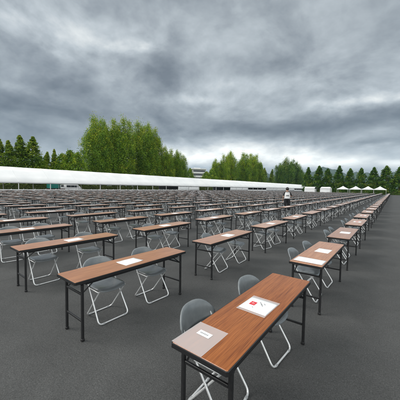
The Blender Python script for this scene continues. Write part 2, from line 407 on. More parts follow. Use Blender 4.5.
def tree_meshes(kind, h, rad, seed, nleaf, leaf, m):
    """kind: broad (upright leafy crown), spire (open conifer), cone (dense rounded cone)"""
    rng = np.random.default_rng(seed); rnd = random.Random(seed)
    tr = MB(); base = {'broad': 0.1, 'spire': 0.08, 'cone': 0.07}[kind]
    lean = [rng.normal(0, 0.012)*h, rng.normal(0, 0.012)*h]
    def axis(t): return Vector((lean[0]*t*t, lean[1]*t*t, h*t))
    rt = h*0.016
    tr.sweep([axis(t) for t in (0, .1, .3, .5, .7, .85, .97)], [rt*1.25, rt, rt*.85, rt*.65, rt*.42, rt*.22, rt*.05], 8)
    C = []; T = []; per = 34 if kind != 'spire' else 24
    nc = nleaf//per
    prof = {'broad': lambda t: (math.sin(math.pi*min(1, (t*0.86+0.14))**1.15)**0.62)*(1.0 if t < .6 else 1-0.25*(t-.6)/.4),
            'spire': lambda t: (1-t)**0.8*(0.93+0.07*math.sin(t*26+seed))+0.01,
            'cone': lambda t: min(1, t*3+0.72)*(1-t**2.0)**0.8+0.012}[kind]
    lump = [rnd.uniform(0, 6.28) for _ in range(6)]
    limbs = []
    lead = [(0, 0, 1.0, .5)]+[(rnd.uniform(.35, .68)*math.cos(q*.785+rnd.uniform(-.3, .3)), rnd.uniform(.35, .68)*math.sin(q*.785+rnd.uniform(-.3, .3)), rnd.uniform(.70, .96), rnd.uniform(.40, .58)) for q in range(0, 8, 2)]
    for i in range(nc):
        t = rng.random()**(0.85 if kind == 'broad' else 1.15); a = rng.random()*2*math.pi
        lob = 1+0.17*math.sin(3*a+lump[0]+t*5)+0.13*math.sin(5*a+lump[1]-t*9)+0.12*math.sin(2*a+lump[2]+t*14)
        if kind == 'cone': lob = 1+(lob-1)*0.55
        if kind == 'spire': lob = 0.8+0.4*(0.5+0.5*math.sin(a*3+t*17+lump[3]))
        rr = rad*prof(t)*lob*(rng.random()**0.42)
        z = h*(base+(1-base)*t*0.985)
        ax = axis(base+(1-base)*t)
        drop = 0.0 if kind == 'broad' else -0.12*rr
        c = np.array([ax.x+rr*math.cos(a), ax.y+rr*math.sin(a), z+drop+(0.1*rr if kind == 'broad' else 0)])
        if kind == 'broad':
            lx, ly, lt, lr = lead[i % len(lead)]; t = rng.random()**.9
            core = i % 3 == 0
            if core: lx, ly, lt, lr = lx*.3, ly*.3, min(.86, lt), .72
            rr = rad*lr*(math.sin(math.pi*(t*.9+.1)**1.1)**.55)*(1-.12*t)*1.3*(rng.random()**.4)*(1+.2*math.sin(3*a+lx*9+t*7))
            spread = .55+.45*min(1, t*1.6)
            c = np.array([ax.x+rad*lx*spread+rr*math.cos(a), ax.y+rad*ly*spread+rr*math.sin(a), h*(base+(lt-base)*t)])
            t = c[2]/h
        cs = {'broad': (0.07, 0.07, 0.12), 'spire': (0.15, 0.15, 0.11), 'cone': (0.10, 0.10, 0.12)}[kind]
        sc = np.array(cs)*rad*(1.0 if kind != 'broad' else 1.1)*(1.12-0.62*t if kind == 'cone' else 1.1-0.95*t if kind == 'spire' else 1.0)*rng.uniform(0.7, 1.4)
        pts = c+rng.normal(size=(per, 3))*sc
        C.append(pts)
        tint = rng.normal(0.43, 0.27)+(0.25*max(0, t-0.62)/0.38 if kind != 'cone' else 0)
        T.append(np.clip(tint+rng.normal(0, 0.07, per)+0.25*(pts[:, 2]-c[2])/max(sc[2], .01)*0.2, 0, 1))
        if i % max(1, nc//70) == 0: limbs.append((t, a, c))
    if kind == 'broad':
        for lx, ly, lt, lr in lead:
            for q in range(3):
                p = np.array([rad*lx, rad*ly, h*lt*(0.985-.022*q)]); C.append(p+rng.normal(size=(16, 3))*np.array([.06, .06, .05])*rad*(0.7+q*.45)); T.append(np.clip(rng.normal(.74, .16, 16), 0, 1))
    for t, a, c in limbs:
        st = axis(max(0.06, (base+(1-base)*t)*(0.72 if kind == 'broad' else 0.97)))
        c = Vector(c); mid = st.lerp(c, 0.5)+Vector((0, 0, (0.05 if kind == 'broad' else -0.03)*(c-st).length))
        r1 = rt*0.34*(1-t*0.7); tr.sweep([st, mid, c], [r1, r1*.6, r1*.2], 5)
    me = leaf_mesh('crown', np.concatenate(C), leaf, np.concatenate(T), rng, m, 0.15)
    return tr.mesh('trunk', BARK), me
def tree(name, label, meshes, loc, rz=0, sc=1.0, scz=None, group=None, cat='tree'):
    t = thing(name, label, cat, loc, rz, group); t.scale = (sc, sc, scz or sc)
    link('trunk', meshes[0], t); link('crown', meshes[1], t); return t

# broad upright trees behind the marquee (pixel column, pixel row of the tip, plane X, crown radius, variant)
BV = [tree_meshes('broad', 25.0, 5.6, 11+i, 40000, 0.18, LEAF_BROAD) for i in range(4)]
big = [(93, 117.5, -84, .86, 0, 'tallest bushy tree, at the left end of the big leafy clump behind the marquee'),
       (104, 123.5, -80, .74, 1, 'leafy tree, second from the left in the big clump, in the dip of its top'),
       (113, 120.5, -83, .8, 2, 'tall leafy tree, third from the left in the big clump behind the marquee'),
       (123, 119.0, -80, .84, 3, 'tall leafy tree, fourth from the left in the big clump behind the marquee'),
       (138, 122.5, -84, .86, 0, 'tall leafy tree, fifth from the left in the big clump behind the marquee'),
       (148, 125.5, -80, .76, 1, 'leafy tree, sixth from the left in the big clump behind the marquee'),
       (155, 129.5, -82, .62, 2, 'leafy tree at the right shoulder of the big clump, where its top falls away'),
       (165, 147.5, -80, .8, 3, 'low leafy tree just right of the shoulder of the big clump'),
       (171.5, 150.0, -82, .8, 0, 'low leafy tree, third from the right end of the big clump'),
       (177, 151.5, -80, .75, 1, 'low leafy tree, next to last at the right end of the big clump'),
       (183, 155.5, -81, .75, 2, 'smallest leafy tree at the right end of the big clump beside the distant building'),
       (216, 159.5, -86, .7, 2, 'leafy tree at the left end of the middle clump right of the distant building'),
       (223.5, 155.5, -84, .8, 3, 'leafy tree, second from the left in the middle clump right of the distant building'),
       (231, 152.5, -86, .85, 1, 'tallest leafy tree, left of the dip in the middle clump behind the marquee'),
       (243, 153.5, -84, .9, 0, 'tall leafy tree just right of the dip in the middle clump behind the marquee'),
       (250.5, 154.5, -86, .9, 2, 'leafy tree, third from the right end of the middle clump behind the marquee'),
       (257, 155.5, -86, .75, 3, 'leafy tree, next to last at the right end of the middle clump'),
       (261, 163.5, -84, .7, 1, 'lowest leafy tree at the right end of the middle clump')]
for px, py, X, w, v, lab in big:
    p = on_x(px, py, X); s = p.z/25.0
    tree('broadleaf_tree', lab, BV[v], (p.x, p.y, 0), v*1.7+px, w*(s*1.08 if px < 160 else s*1.22 if px > 200 else .88), s, 'broadleaf trees behind the marquee')
DV = [tree_meshes('broad', 22.0, 6.2, 41+i, 26000, 0.22, LEAF_DARK) for i in range(2)]
for px, py, X, w, v, lab in [(280, 163.5, -78, .85, 0, 'dark round tree at the left of the dark clump behind the standing person'),
                             (287, 158.5, -78, 1.0, 1, 'tallest dark tree of the clump rising behind the standing person'),
                             (293.5, 160.0, -78, 1.0, 0, 'dark tree, third from left in the clump behind the standing person'),
                             (299.5, 165.0, -78, .85, 1, 'lower dark tree at the right end of the clump behind the standing person')]:
    p = on_x(px, py, X); s = p.z/22.0
    tree('dark_tree', lab, DV[v], (p.x, p.y, 0), px, s*w, s, 'dark trees behind the end of the marquee')
SV = [tree_meshes('spire', 14.0, 2.9, 61+i, 11000, 0.15, LEAF_PINE) for i in range(3)]
for px, py, X, w, v, lab in [(0.5, 138.5, -82, .95, 0, 'pointed conifer cut by the left edge of the view behind the marquee'),
                             (9.5, 140, -80, 1.1, 1, 'pointed conifer, second from the left edge behind the marquee'),
                             (21, 134.5, -81, 1.15, 2, 'tallest pointed conifer in the left row behind the marquee'),
                             (31.5, 136, -80, 1.3, 0, 'wide pointed conifer at the right end of the tall left row'),
                             (46, 151.5, -84, 1.1, 1, 'short conifer left of the thin spire behind the marquee'),
                             (54.5, 148.5, -83, .8, 2, 'thin spire conifer standing among low bushes behind the marquee'),
                             (265, 167.5, -88, .95, 0, 'small dark conifer just right of the middle leafy clump'),
                             (272, 169.0, -76, 1.0, 1, 'small dark conifer standing alone left of the dark clump')]:
    p = on_x(px, py, X); s = p.z/14.0
    tree('conifer', lab, SV[v], (p.x, p.y, 0), px*1.3, s*w*1.15, s, 'conifers behind the marquee')
BU = [tree_meshes('cone', 8.0, 3.6, 81+i, 11000, 0.13, LEAF_BROAD) for i in range(2)]
for px, py, X, w, v, lab in [(39, 157, -82, .8, 0, 'low round bushy tree between the tall conifers and the short conifer'),
                             (62, 154.5, -82, .9, 1, 'round bushy tree right of the thin spire conifer'),
                             (70, 151.0, -83, .9, 0, 'tallest bushy tree between the thin spire and the big clump'),
                             (77, 153.5, -80, .9, 1, 'bushy tree touching the left foot of the big clump'),
                             (190, 168.5, -90, .7, 0, 'low dark bush left of the distant building above the marquee roof'),
                             (206.5, 172.0, -84, 1.1, 1, 'low dark bush right of the distant building above the marquee roof'),
                             (212, 169.5, -84, 1.0, 0, 'dark bush leaning against the middle leafy clump')]:
    p = on_x(px, py, X); s = p.z/8.0
    tree('bushy_tree', lab, BU[v], (p.x, p.y, 0), px*1.3, s*w, s, 'bushy trees behind the marquee')
CV = [tree_meshes('cone', 10.0, 2.15, 91+i, 12000, 0.135, LEAF_DARK) for i in range(3)]
row = [(308.5, 167.5, 1.05), (319, 166, 1.1), (328.5, 168.5, 1.15), (339.5, 166, 1.1), (350.5, 168.5, 1.05), (362, 168, 1.1), (374, 167.5, 1.15), (387.5, 166, 1.25), (400.5, 166.5, 1.2)]
num = ['first', 'second', 'third', 'fourth', 'fifth', 'sixth', 'seventh', 'eighth', 'ninth', 'tenth']
for i, (px, py, w) in enumerate(row):
    p = on_y(px, py, 121); s = p.z/10.0
    tree('conical_tree', f'dense conical tree, {num[i]} from the left in the row behind the small white tents', CV[i % 3], (p.x, p.y, 0), i*1.9, s*w, s, 'conical trees in a row behind the small tents')

def hedge(name, label, p0, p1, width, height, n, m, seed, leaf=0.12):
    rng = np.random.default_rng(seed); p0, p1 = np.array(p0, float), np.array(p1, float)
    d = p1-p0; ln = np.linalg.norm(d); d /= ln; nx = np.array([-d[1], d[0]])
    u = rng.random(n)*ln; a = rng.random(n)
    hh = height*(0.86+0.12*np.sin(u*0.6+seed)+0.09*np.sin(u*1.9)+0.06*np.sin(u*4.7))
    w = (rng.random(n)-0.5)*width; z = hh*np.where(rng.random(n) < 0.45, 1-0.06*rng.random(n), rng.random(n))
    face = rng.random(n) < 0.5; w = np.where(face & (z < hh*0.93), np.sign(w)*width*0.5*(1-0.08*rng.random(n)), w)
    c = np.stack([p0[0]+d[0]*u+nx[0]*w, p0[1]+d[1]*u+nx[1]*w, z], 1)
    t = 0.45+0.2*np.sin(u*1.3)+rng.normal(0, .17, n)
    t_ = thing(name, label, 'hedge')
    link('foliage', leaf_mesh('foliage', c, leaf, t, rng, m), t_)
    core = MB(); a0 = p0+d*0.2; b0 = p1-d*0.2; k = width*0.36
    P = [a0+nx*k, a0-nx*k, b0-nx*k, b0+nx*k]
    core.add([(q[0], q[1], 0) for q in P]+[(q[0], q[1], height*0.74) for q in P], [(0, 3, 2, 1), (4, 5, 6, 7), (0, 1, 5, 4), (1, 2, 6, 5), (2, 3, 7, 6), (3, 0, 4, 7)])
    link('branches', core.mesh('branches', GRASS), t_)
hedge('hedge', 'long olive green hedge seen through the open side of the marquee', (-76, 8), (-76, 240), 1.6, 2.3, 30000, LEAF_HEDGE, 3, 0.2)
hedge('hedge', 'low dark hedge under the row of conical trees', (-24, 119), (42, 119), 1.4, 1.9, 26000, LEAF_DARK, 7, 0.17)

# ------------------------------------------------------------------ the distant building
def building():
    p = on_x(197.5, 168.8, -200); H = p.z
    b = thing('distant_building', 'pale flat roofed building with dark window bands far behind the marquee', 'building', (p.x, p.y, 0), math.atan2(p.y, p.x)-math.pi/2+0.3)
    W, D = 8.6, 8
    CON = m_noisy('pale_concrete', (0.28, 0.28, 0.27), (0.40, 0.40, 0.38), 0.3, 0.8)
    GL = m_noisy('dark_window', (0.02, 0.024, 0.03), (0.05, 0.055, 0.065), 0.5, 0.25)
    m_ = MB(); m_.box(-W, W, -D, D, 0, H-1.1); link('wall', m_.mesh('wall', CON), b)
    m_ = MB(); m_.box(-W-.8, W+.8, -D-.8, D+.8, H-1.1, H-.15); m_.box(-W*.55, W*.3, -D*.5, D*.5, H-.15, H+.9); rf = link('roof', m_.mesh('roof', WHITE), b)
    for k in range(5):
        z1 = H-2.4-k*4.6
        m_ = MB(); m_.box(-W+1.0, W-1.0, -D-.06, -D+.3, z1-2.0, z1); m_.box(W-.3, W+.06, -D+1, D-1, z1-2.0, z1); link('window', m_.mesh('window', GL), b)
        m_ = MB(); m_.box(-W-.35, W+.35, -D-.4, -D-.003, z1-3.6, z1-2.1); link('balcony', m_.mesh('balcony', WHITE), b)
building()

# ------------------------------------------------------------------ the long marquee
XE, XR, XB = -60.0, -65.0, -70.0
ZE, ZR = 2.32, 5.45
def marquee():
    t = thing('marquee', 'very long white marquee with one straight pitched roof along the far side of the yard', 'marquee', (XR, 120, 0))
    ox, oy = XR, 120
    y0, y1 = -6.0, 250.0
    rng = random.Random(4)
    rf = MB(); n = 43; th = 0.03; V = []
    cols = [(XE-.02, ZE-.34), (XE-.02, ZE), (XE-1.7, ZE+1.08), (XE-3.4, ZE+2.18), (XR, ZR), (XB+3.4, ZE+2.18), (XB+1.7, ZE+1.08), (XB+.02, ZE), (XB+.02, ZE-.34)]
    sub = 4
    for i in range(n*sub+1):
        y = y0+(y1-y0)*i/(n*sub); ph = (i % sub)/sub
        sag = -0.11*math.sin(ph*math.pi)
        for (x, z) in cols: V.append((x-ox, y-oy, z+(sag if z > ZE+.5 and z < ZR-.2 else sag*.25)))
    c = len(cols)
    F = [(i*c+j, i*c+j+1, (i+1)*c+j+1, (i+1)*c+j) for i in range(n*sub) for j in range(c-1)]
    rf.add(V, F, 0, True)
    me = rf.mesh('roof', CANVAS); ro = link('roof', me, t)
    md = ro.modifiers.new('thickness', 'SOLIDIFY'); md.thickness = 0.02
    ys = [y0+(y1-y0)*i/n for i in range(n+1)]
    for q in range(1, n):
        y = y0+(y1-y0)*q/n; sm_ = MB(); sm_.sweep([(x-ox, y-oy, z+.012) for (x, z) in cols[1:8]], .028, 5); link('seam', sm_.mesh('seam', GREYW), t)
    post = MB(); post.box(-.06, .06, -.06, .06, 0, ZE-.02); pm = post.mesh('post', WHITE)
    beam = MB(); 
    for s in (-1, 1): beam.sweep([(0, 0, ZR-.12), (s*4.9, 0, ZE-.1)], .05, 6)
    bm_ = beam.mesh('rafter', WHITE)
    for y in ys:
        for x in (XE-.1, XB+.1): link('post', pm, t, (x-ox, y-oy, 0))
        link('rafter', bm_, t, (0, y-oy, 0))
    # side walls on the yard side: from about 69 m on, with openings
    opens = [(76.5, 99, .0, 2.0), (117, 143, .9, 1.85), (196, 236, .9, 1.85)]
    for i in range(n):
        a, b = ys[i]+.07, ys[i+1]-.07
        if b < 69: continue
        mid = (a+b)/2
        o = [q for q in opens if q[0] <= mid <= q[1]]
        m_ = MB()
        def panel(z0, z1):
            k = 10; Vv = []
            for q in range(k+1):
                yy = a+(b-a)*q/k; xx = XE-.13+0.035*math.sin(q*2.3+i)
                Vv += [(xx-ox, yy-oy, z0), (xx-ox, yy-oy, z1)]
            m_.add(Vv, [(2*q, 2*q+2, 2*q+3, 2*q+1) for q in range(k)], 0, True)
        if o:
            if o[0][2] > 0: panel(0.02, o[0][2])
            if o[0][3] < 2.0: panel(o[0][3], ZE-.1)
            if not m_.v: continue
        else: panel(0.02, ZE-.1)
        w = link('side_wall', m_.mesh('side_wall', CANVAS), t)
        md = w.modifiers.new('thickness', 'SOLIDIFY'); md.thickness = 0.012
        # far wall
        m_ = MB(); m_.box(XB+.09-ox, XB+.12-ox, a-oy, b-oy, 0.02, ZE-.1)
        if not (o and o[0][2] == 0): link('side_wall', m_.mesh('side_wall', GREYW), t)
    for yy in (y0, y1):
        m_ = MB(); s = .012 if yy == y1 else -.012
        m_.add([(XE-.1-ox, yy-oy+s, 0.02), (XB+.1-ox, yy-oy+s, 0.02), (XB+.1-ox, yy-oy+s, ZE), (0, yy-oy+s, ZR-.05), (XE-.1-ox, yy-oy+s, ZE)], [(0, 1, 2, 3, 4)])
        w = link('gable_wall', m_.mesh('gable_wall', CANVAS), t); md = w.modifiers.new('thickness', 'SOLIDIFY'); md.thickness = 0.015
marquee()
# low white barrier at the foot of the marquee
def barrier():
    t = thing('barrier', 'low white barrier along the open foot of the long marquee', 'barrier', (-58.6, 0, 0))
    r_ = MB(); r_.box(-.03, .03, 6, 69, .50, .78); r_.box(-.025, .025, 6, 69, .12, .30); link('rail', r_.mesh('rail', WHITE), t)
    pm = MB(); pm.box(-.04, .04, -.04, .04, 0, .9); pm = pm.mesh('post', WHITE)
    for i in range(32): link('post', pm, t, (.08, 6+i*2.03, 0))
barrier()

# ------------------------------------------------------------------ small tents at the end of the yard
def canopy_mesh(half, ze, zp, valance=.25):
    m_ = MB(); rings = []; n = 7
    for k in range(n):
        t = k/(n-1); hw = half*(1-t)**1.0; z = ze+(zp-ze)*(t**1.35)
        rings.append([(sx*hw*a, sy*hw*b, z) for sx, sy, a, b in ((-1, -1, 1, 1), (0, -1, 1, 1), (1, -1, 1, 1), (1, 0, 1, 1), (1, 1, 1, 1), (0, 1, 1, 1), (-1, 1, 1, 1), (-1, 0, 1, 1))])
    rings.insert(0, [(x*1.002, y*1.002, ze-valance) for x, y, z in rings[0]])
    V = [p for r in rings for p in r]
    F = [(k*8+i, k*8+(i+1) % 8, k*8+8+(i+1) % 8, k*8+8+i) for k in range(len(rings)-1) for i in range(8)]
    m_.add(V, F); return m_.mesh('canopy', CANVAS)
def popup_tents():
    cm = canopy_mesh(1.85, 2.05, 3.1)
    pm = MB(); pm.box(-.025, .025, -.025, .025, 0, 2.0); pm = pm.mesh('leg', WHITE)
    names = ['leftmost of the four small peaked white tents at the end of the yard', 'second from the left of the four small peaked white tents', 'third from the left of the four small peaked white tents', 'rightmost small peaked white tent, beside the end of the right table column']
    for px, lab in zip((343, 355.7, 368, 380), names):
        p = on_y(px, 189, 109)
        t = thing('canopy_tent', lab, 'tent', (p.x, 109, 0), 0.02, 'small peaked white tents')
        c = link('canopy', cm, t); md = c.modifiers.new('thickness', 'SOLIDIFY'); md.thickness = 0.015
        for sx in (-1, 1):
            for sy in (-1, 1): link('leg', pm, t, (sx*1.78, sy*1.78, 0))
popup_tents()
def wall_tent(px, py, Y, wx, wy, ze, zr, lab, shed=False):
    p = on_y(px, py, Y)
    t = thing('walled_tent', lab, 'tent', (p.x, Y, 0))
    r_ = MB()
    if not shed:
        r_.add([(-wx, -wy-.15, ze), (wx, -wy-.15, ze), (wx*.9, 0, zr), (-wx*.9, 0, zr), (wx, wy+.15, ze), (-wx, wy+.15, ze)], [(0, 1, 2, 3), (3, 2, 4, 5), (1, 4, 2), (0, 3, 5)])
    else:
        k = 9; V = []
        for i in range(k):
            a = math.pi*i/(k-1); V += [(-wx, -wy*math.cos(a)*1.03, ze+(zr-ze)*math.sin(a)), (wx, -wy*math.cos(a)*1.03, ze+(zr-ze)*math.sin(a))]
        r_.add(V, [(2*i, 2*i+1, 2*i+3, 2*i+2) for i in range(k-1)], 0, True)
    o = link('roof', r_.mesh('roof', CANVAS), t); md = o.modifiers.new('thickness', 'SOLIDIFY'); md.thickness = .02
    for (x0, x1, yy0, yy1) in ((-wx+.05, wx-.05, -wy, -wy+.02), (-wx+.05, wx-.05, wy-.02, wy), (-wx+.02, -wx+.04, -wy+.03, wy-.03), (wx-.04, wx-.02, -wy+.03, wy-.03)):
        m_ = MB(); m_.box(x0, x1, yy0, yy1, 0.02, ze+.02); link('side_wall', m_.mesh('side_wall', CANVAS), t)
    for sx in (-1, 1):
        for sy in (-1, 1):
            m_ = MB(); m_.box(sx*wx-.03, sx*wx+.03, sy*wy-.03, sy*wy+.03, 0, ze); link('post', m_.mesh('post', WHITE), t)
wall_tent(326, 188, 112, 1.8, 1.8, 2.1, 2.7, 'small boxy white tent with closed walls right of the marquee end')
wall_tent(311, 188, 118, 2.1, 2.4, 1.9, 2.75, 'rounded white tent with closed walls at the end of the marquee', True)
# long low building with a red and white band at the right edge
def low_building():
    p = on_y(401, 189, 123)
    t = thing('low_shed', 'long low white shed with a red stripe at the right edge behind the trees', 'shed', (p.x+4, 128, 0))
    m_ = MB(); m_.box(-8, 9, -2, 2, 0, 2.0); link('wall', m_.mesh('wall', WHITE), t)
    m_ = MB(); m_.box(-8.03, 9.03, -2.03, 2.03, 1.35, 1.65); link('stripe', m_.mesh('stripe', mat('red_paint', (.4, .07, .05), .5)), t)
    m_ = MB(); m_.box(-8.3, 9.3, -2.4, 2.4, 2.003, 2.2); link('roof', m_.mesh('roof', GREYW), t)
low_building()

# ------------------------------------------------------------------ vehicles behind the marquee
def wheel_mesh(r, w):
    m_ = MB(); k = 18; prof = [(r*.55, -w/2), (r*.93, -w/2), (r, -w*.35), (r, w*.35), (r*.93, w/2), (r*.55, w/2)]
    V = [(a*math.cos(2*math.pi*i/k), y, a*math.sin(2*math.pi*i/k)) for i in range(k) for a, y in prof]; c = len(prof)
    m_.add(V, [(i*c+j, i*c+j+1, ((i+1) % k)*c+j+1, ((i+1) % k)*c+j) for i in range(k) for j in range(c-1)], 0, True)
    tyre = m_.mesh('tyre', mat('tyre_rubber', (.02, .02, .02), .8))
    m_ = MB(); V = [(r*.56*math.cos(2*math.pi*i/k), y, r*.56*math.sin(2*math.pi*i/k)) for y in (-w*.42, w*.42) for i in range(k)]
    m_.add(V, [tuple(range(k)), tuple(range(2*k-1, k-1, -1))]+[(i, (i+1) % k, k+(i+1) % k, k+i) for i in range(k)])
    return tyre, m_.mesh('rim', mat('rim_metal', (.5, .5, .5), .4, .8))
def prism(profile, hw, m, inset=0.0, top=1.5):
    m_ = MB(); k = len(profile)
    def w(z): return hw-(inset*max(0, z-.9)/(top-.9))
    V = [(x, -w(z), z) for x, z in profile]+[(x, w(z), z) for x, z in profile]
    m_.add(V, [tuple(range(k)), tuple(range(2*k-1, k-1, -1))]+[(i, k+i, k+(i+1) % k, (i+1) % k) for i in range(k)])
    return m_
def vehicles():
    tyre, rim = wheel_mesh(.32, .2)
    glass = mat('vehicle_glass', (.02, .025, .03), .1)
    def wheels(t, xs, hw):
        for x in xs:
            for s in (-1, 1):
                w = bpy.data.objects.new('wheel', None); COL.objects.link(w); w.parent = t; w.location = (x, s*hw, .32)
                link('tyre', tyre, w); link('rim', rim, w)
    p = on_x(72, 187, -74.2); p2 = on_x(55.5, 187, -74.2)
    t = thing('van', 'white van parked behind the marquee, seen under its eave', 'van', (p.x+.3, p.y, 0), math.pi/2)
    prof = [(-2.3, .35), (-2.35, .9), (-2.2, 1.85), (-2.05, 1.95), (1.0, 1.95), (1.3, 1.85), (2.0, 1.1), (2.35, .95), (2.4, .35)]
    link('body', prism(prof, .85, WHITE, .1, 1.95).mesh('body', mat('white_car_paint', (.78, .78, .78), .3)), t)
    for (x0, x1) in ((-2.0, -.9), (-.8, .2), (.3, 1.25)):
        for s in (-1, 1):
            m_ = MB(); m_.box(x0, x1, s*.84-.035, s*.84+.035, 1.2, 1.72); link('window', m_.mesh('window', glass), t)
    m_ = MB(); m_.add([(1.36, -.7, 1.82), (1.36, .7, 1.82), (1.98, .74, 1.16), (1.98, -.74, 1.16)], [(0, 1, 2, 3)]); link('windscreen', m_.mesh('windscreen', glass), t)
    wheels(t, (-1.5, 1.45), .76)
    t = thing('truck', 'small truck with a teal canvas cover parked left of the white van', 'truck', (p2.x+.3, p2.y, 0), math.pi/2)
    m_ = MB(); m_.rbox(-2.1, .75, -.85, .85, .75, 2.6, .1); link('canvas_cover', m_.mesh('canvas_cover', m_noisy('teal_canvas', (.01, .16, .13), (.02, .23, .19), 1.5, .7)), t)
    m_ = MB(); m_.box(-2.2, 2.2, -.75, .75, .42, .745); link('chassis', m_.mesh('chassis', mat('rust_brown', (.13, .05, .035), .7)), t)
    prof = [(.85, .75), (.85, 1.85), (1.7, 1.85), (2.15, 1.25), (2.22, .75)]
    link('cab', prism(prof, .78, WHITE, .06, 1.85).mesh('cab', WHITE), t)
    for s in (-1, 1):
        m_ = MB(); m_.box(1.0, 1.7, s*.76-.03, s*.76+.03, 1.3, 1.72); link('window', m_.mesh('window', glass), t)
    wheels(t, (-1.4, 1.5), .7)
vehicles()

# ------------------------------------------------------------------ folding table
TW, TL, TH = 0.45, 1.80, 0.70
LX, LY = TW/2-.035, TL/2-.10
def table_parts():
    P = []
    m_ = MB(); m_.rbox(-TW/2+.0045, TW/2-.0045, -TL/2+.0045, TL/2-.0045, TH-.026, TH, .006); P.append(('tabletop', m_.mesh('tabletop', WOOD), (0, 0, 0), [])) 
    m_ = MB(); o, i_ = (TW/2, TL/2), (TW/2-.008, TL/2-.008); z0, z1 = TH-.034, TH-.003; c = .012
    def ring(a, b, z, c): return [(-a+c, -b, z), (a-c, -b, z), (a, -b+c, z), (a, b-c, z), (a-c, b, z), (-a+c, b, z), (-a, b-c, z), (-a, -b+c, z)]
    V = ring(*i_, z1, c)+ring(*o, z1-.002, c)+ring(*o, z0, c)+ring(TW/2-.03, TL/2-.03, z0, c)
    m_.add(V, [(k*8+(q+1) % 8, k*8+q, k*8+8+q, k*8+8+(q+1) % 8) for k in range(3) for q in range(8)])
    P[0][3].append(('edge_band', m_.mesh('edge_band', EDGE), (0, 0, 0)))
    m_ = MB(); m_.box(-TW/2+.03, TW/2-.03, -LY-.02, LY+.02, TH-.055, TH-.0265)
    for s in (-1, 1): m_.box(s*.165-.012, s*.165+.012, -LY+.05, LY-.05, TH-.075, TH-.0552)
    P.append(('under_frame', m_.mesh('under_frame', BLACK), (0, 0, 0), []))
    lg = MB(); lg.rbox(-.014, .014, -.014, .014, .012, TH-.056, .003); lm = lg.mesh('leg', BLACK)
    ft = MB(); ft.rbox(-.018, .018, -.018, .018, 0, .03, .004); fm = ft.mesh('foot_cap', EDGE)
    for sx in (-1, 1):
        for sy in (-1, 1): P.append(('leg', lm, (sx*LX, sy*LY, 0), [('foot_cap', fm, (0, 0, 0))]))
    cb = MB(); cb.rbox(-LX+.0145, LX-.0145, -.009, .009, -.011, .011, .002); cm = cb.mesh('crossbar', BLACK)
    for sy in (-1, 1):
        for z in (.225, .53): P.append(('crossbar', cm, (0, sy*LY, z), []))
    for sy in (-1, 1):
        br = MB()
        for sx in (-1, 1):
            x = sx*(LX-.022)
            br.sweep([(x, sy*(LY-.004), .53), (x, sy*(LY-.17), .655)], .0075, 6)
        br.sweep([(-LX+.02, sy*(LY-.17), .652), (LX-.02, sy*(LY-.17), .652)], .0075, 6)
        P.append(('brace', br.mesh('brace', BLACK), (0, 0, 0), []))
    return P
TP = table_parts()
def make_table(label, group):
    t = thing('folding_table', label, 'table', group=group)
    for n, me, loc, subs in TP:
        p = link(n, me, t, loc)
        for sn, sme, sl in subs: link(sn, sme, p, sl)
    return t
def simple_table(mats, low=False):
    m_ = MB()
    m_.box(-TW/2+.003, TW/2-.003, -TL/2+.003, TL/2-.003, TH-.02, TH, 0); m_.box(-TW/2, TW/2, -TL/2, TL/2, TH-.034, TH-.003, 1)
    m_.box(-TW/2+.03, TW/2-.03, -LY, LY, TH-.06, TH-.035, 1)
    for sx in (-1, 1):
        for sy in (-1, 1): m_.box(sx*LX-.014, sx*LX+.014, sy*LY-.014, sy*LY+.014, 0, TH-.06, 1)
    for sy in (-1, 1):
        for z in (.225, .53): m_.box(-LX+.014, LX-.014, sy*LY-.009, sy*LY+.009, z-.011, z+.011, 1)
        if not low:
            for sx in (-1, 1): m_.sweep([(sx*(LX-.02), sy*LY, .53), (sx*(LX-.02), sy*(LY-.17), .65)], .008, 4, 1)
    return m_

# ------------------------------------------------------------------ folding chair (sitter faces +X)
def seat_mesh(nu=12, nv=12):
    m_ = MB(); V = []; x0, x1, hw = -.17, .205, .205
    for layer in (0, 1):
        for j in range(nv+1):
            for i in range(nu+1):
                u, v = i/nu*2-1, j/nv*2-1
                # superellipse mapping of the square to a rounded square
                k = 1-0.16*(u*u*v*v)
                x = (x0+x1)/2+(x1-x0)/2*u*k; y = hw*v*k*(1-0.06*(1-u)/2)
                z = .428+.014*(v*v)+.012*max(0, -u-.3)-.022*max(0, u-.72)/.28*1.0-.008*(1-v*v)*(1-u*u)
                z += -.011 if layer else 0
                if max(abs(u), abs(v)) > .99 and layer == 0: z -= .006
                V.append((x, y, z))
    w = nu+1; o = w*(nv+1); F = []
    for j in range(nv):
        for i in range(nu):
            a = j*w+i; F.append((a, a+1, a+w+1, a+w)); F.append((o+a, o+a+w, o+a+w+1, o+a+1))
    edge = [i for i in range(nu)]+[nu+j*w for j in range(nv)]+[nv*w+nu-i for i in range(nu)]+[(nv-j)*w for j in range(nv)]
    for k, e in enumerate(edge):
        f = edge[(k+1) % len(edge)]; F.append((e, o+e, o+f, f))
    m_.add(V, F, 0, True); return m_
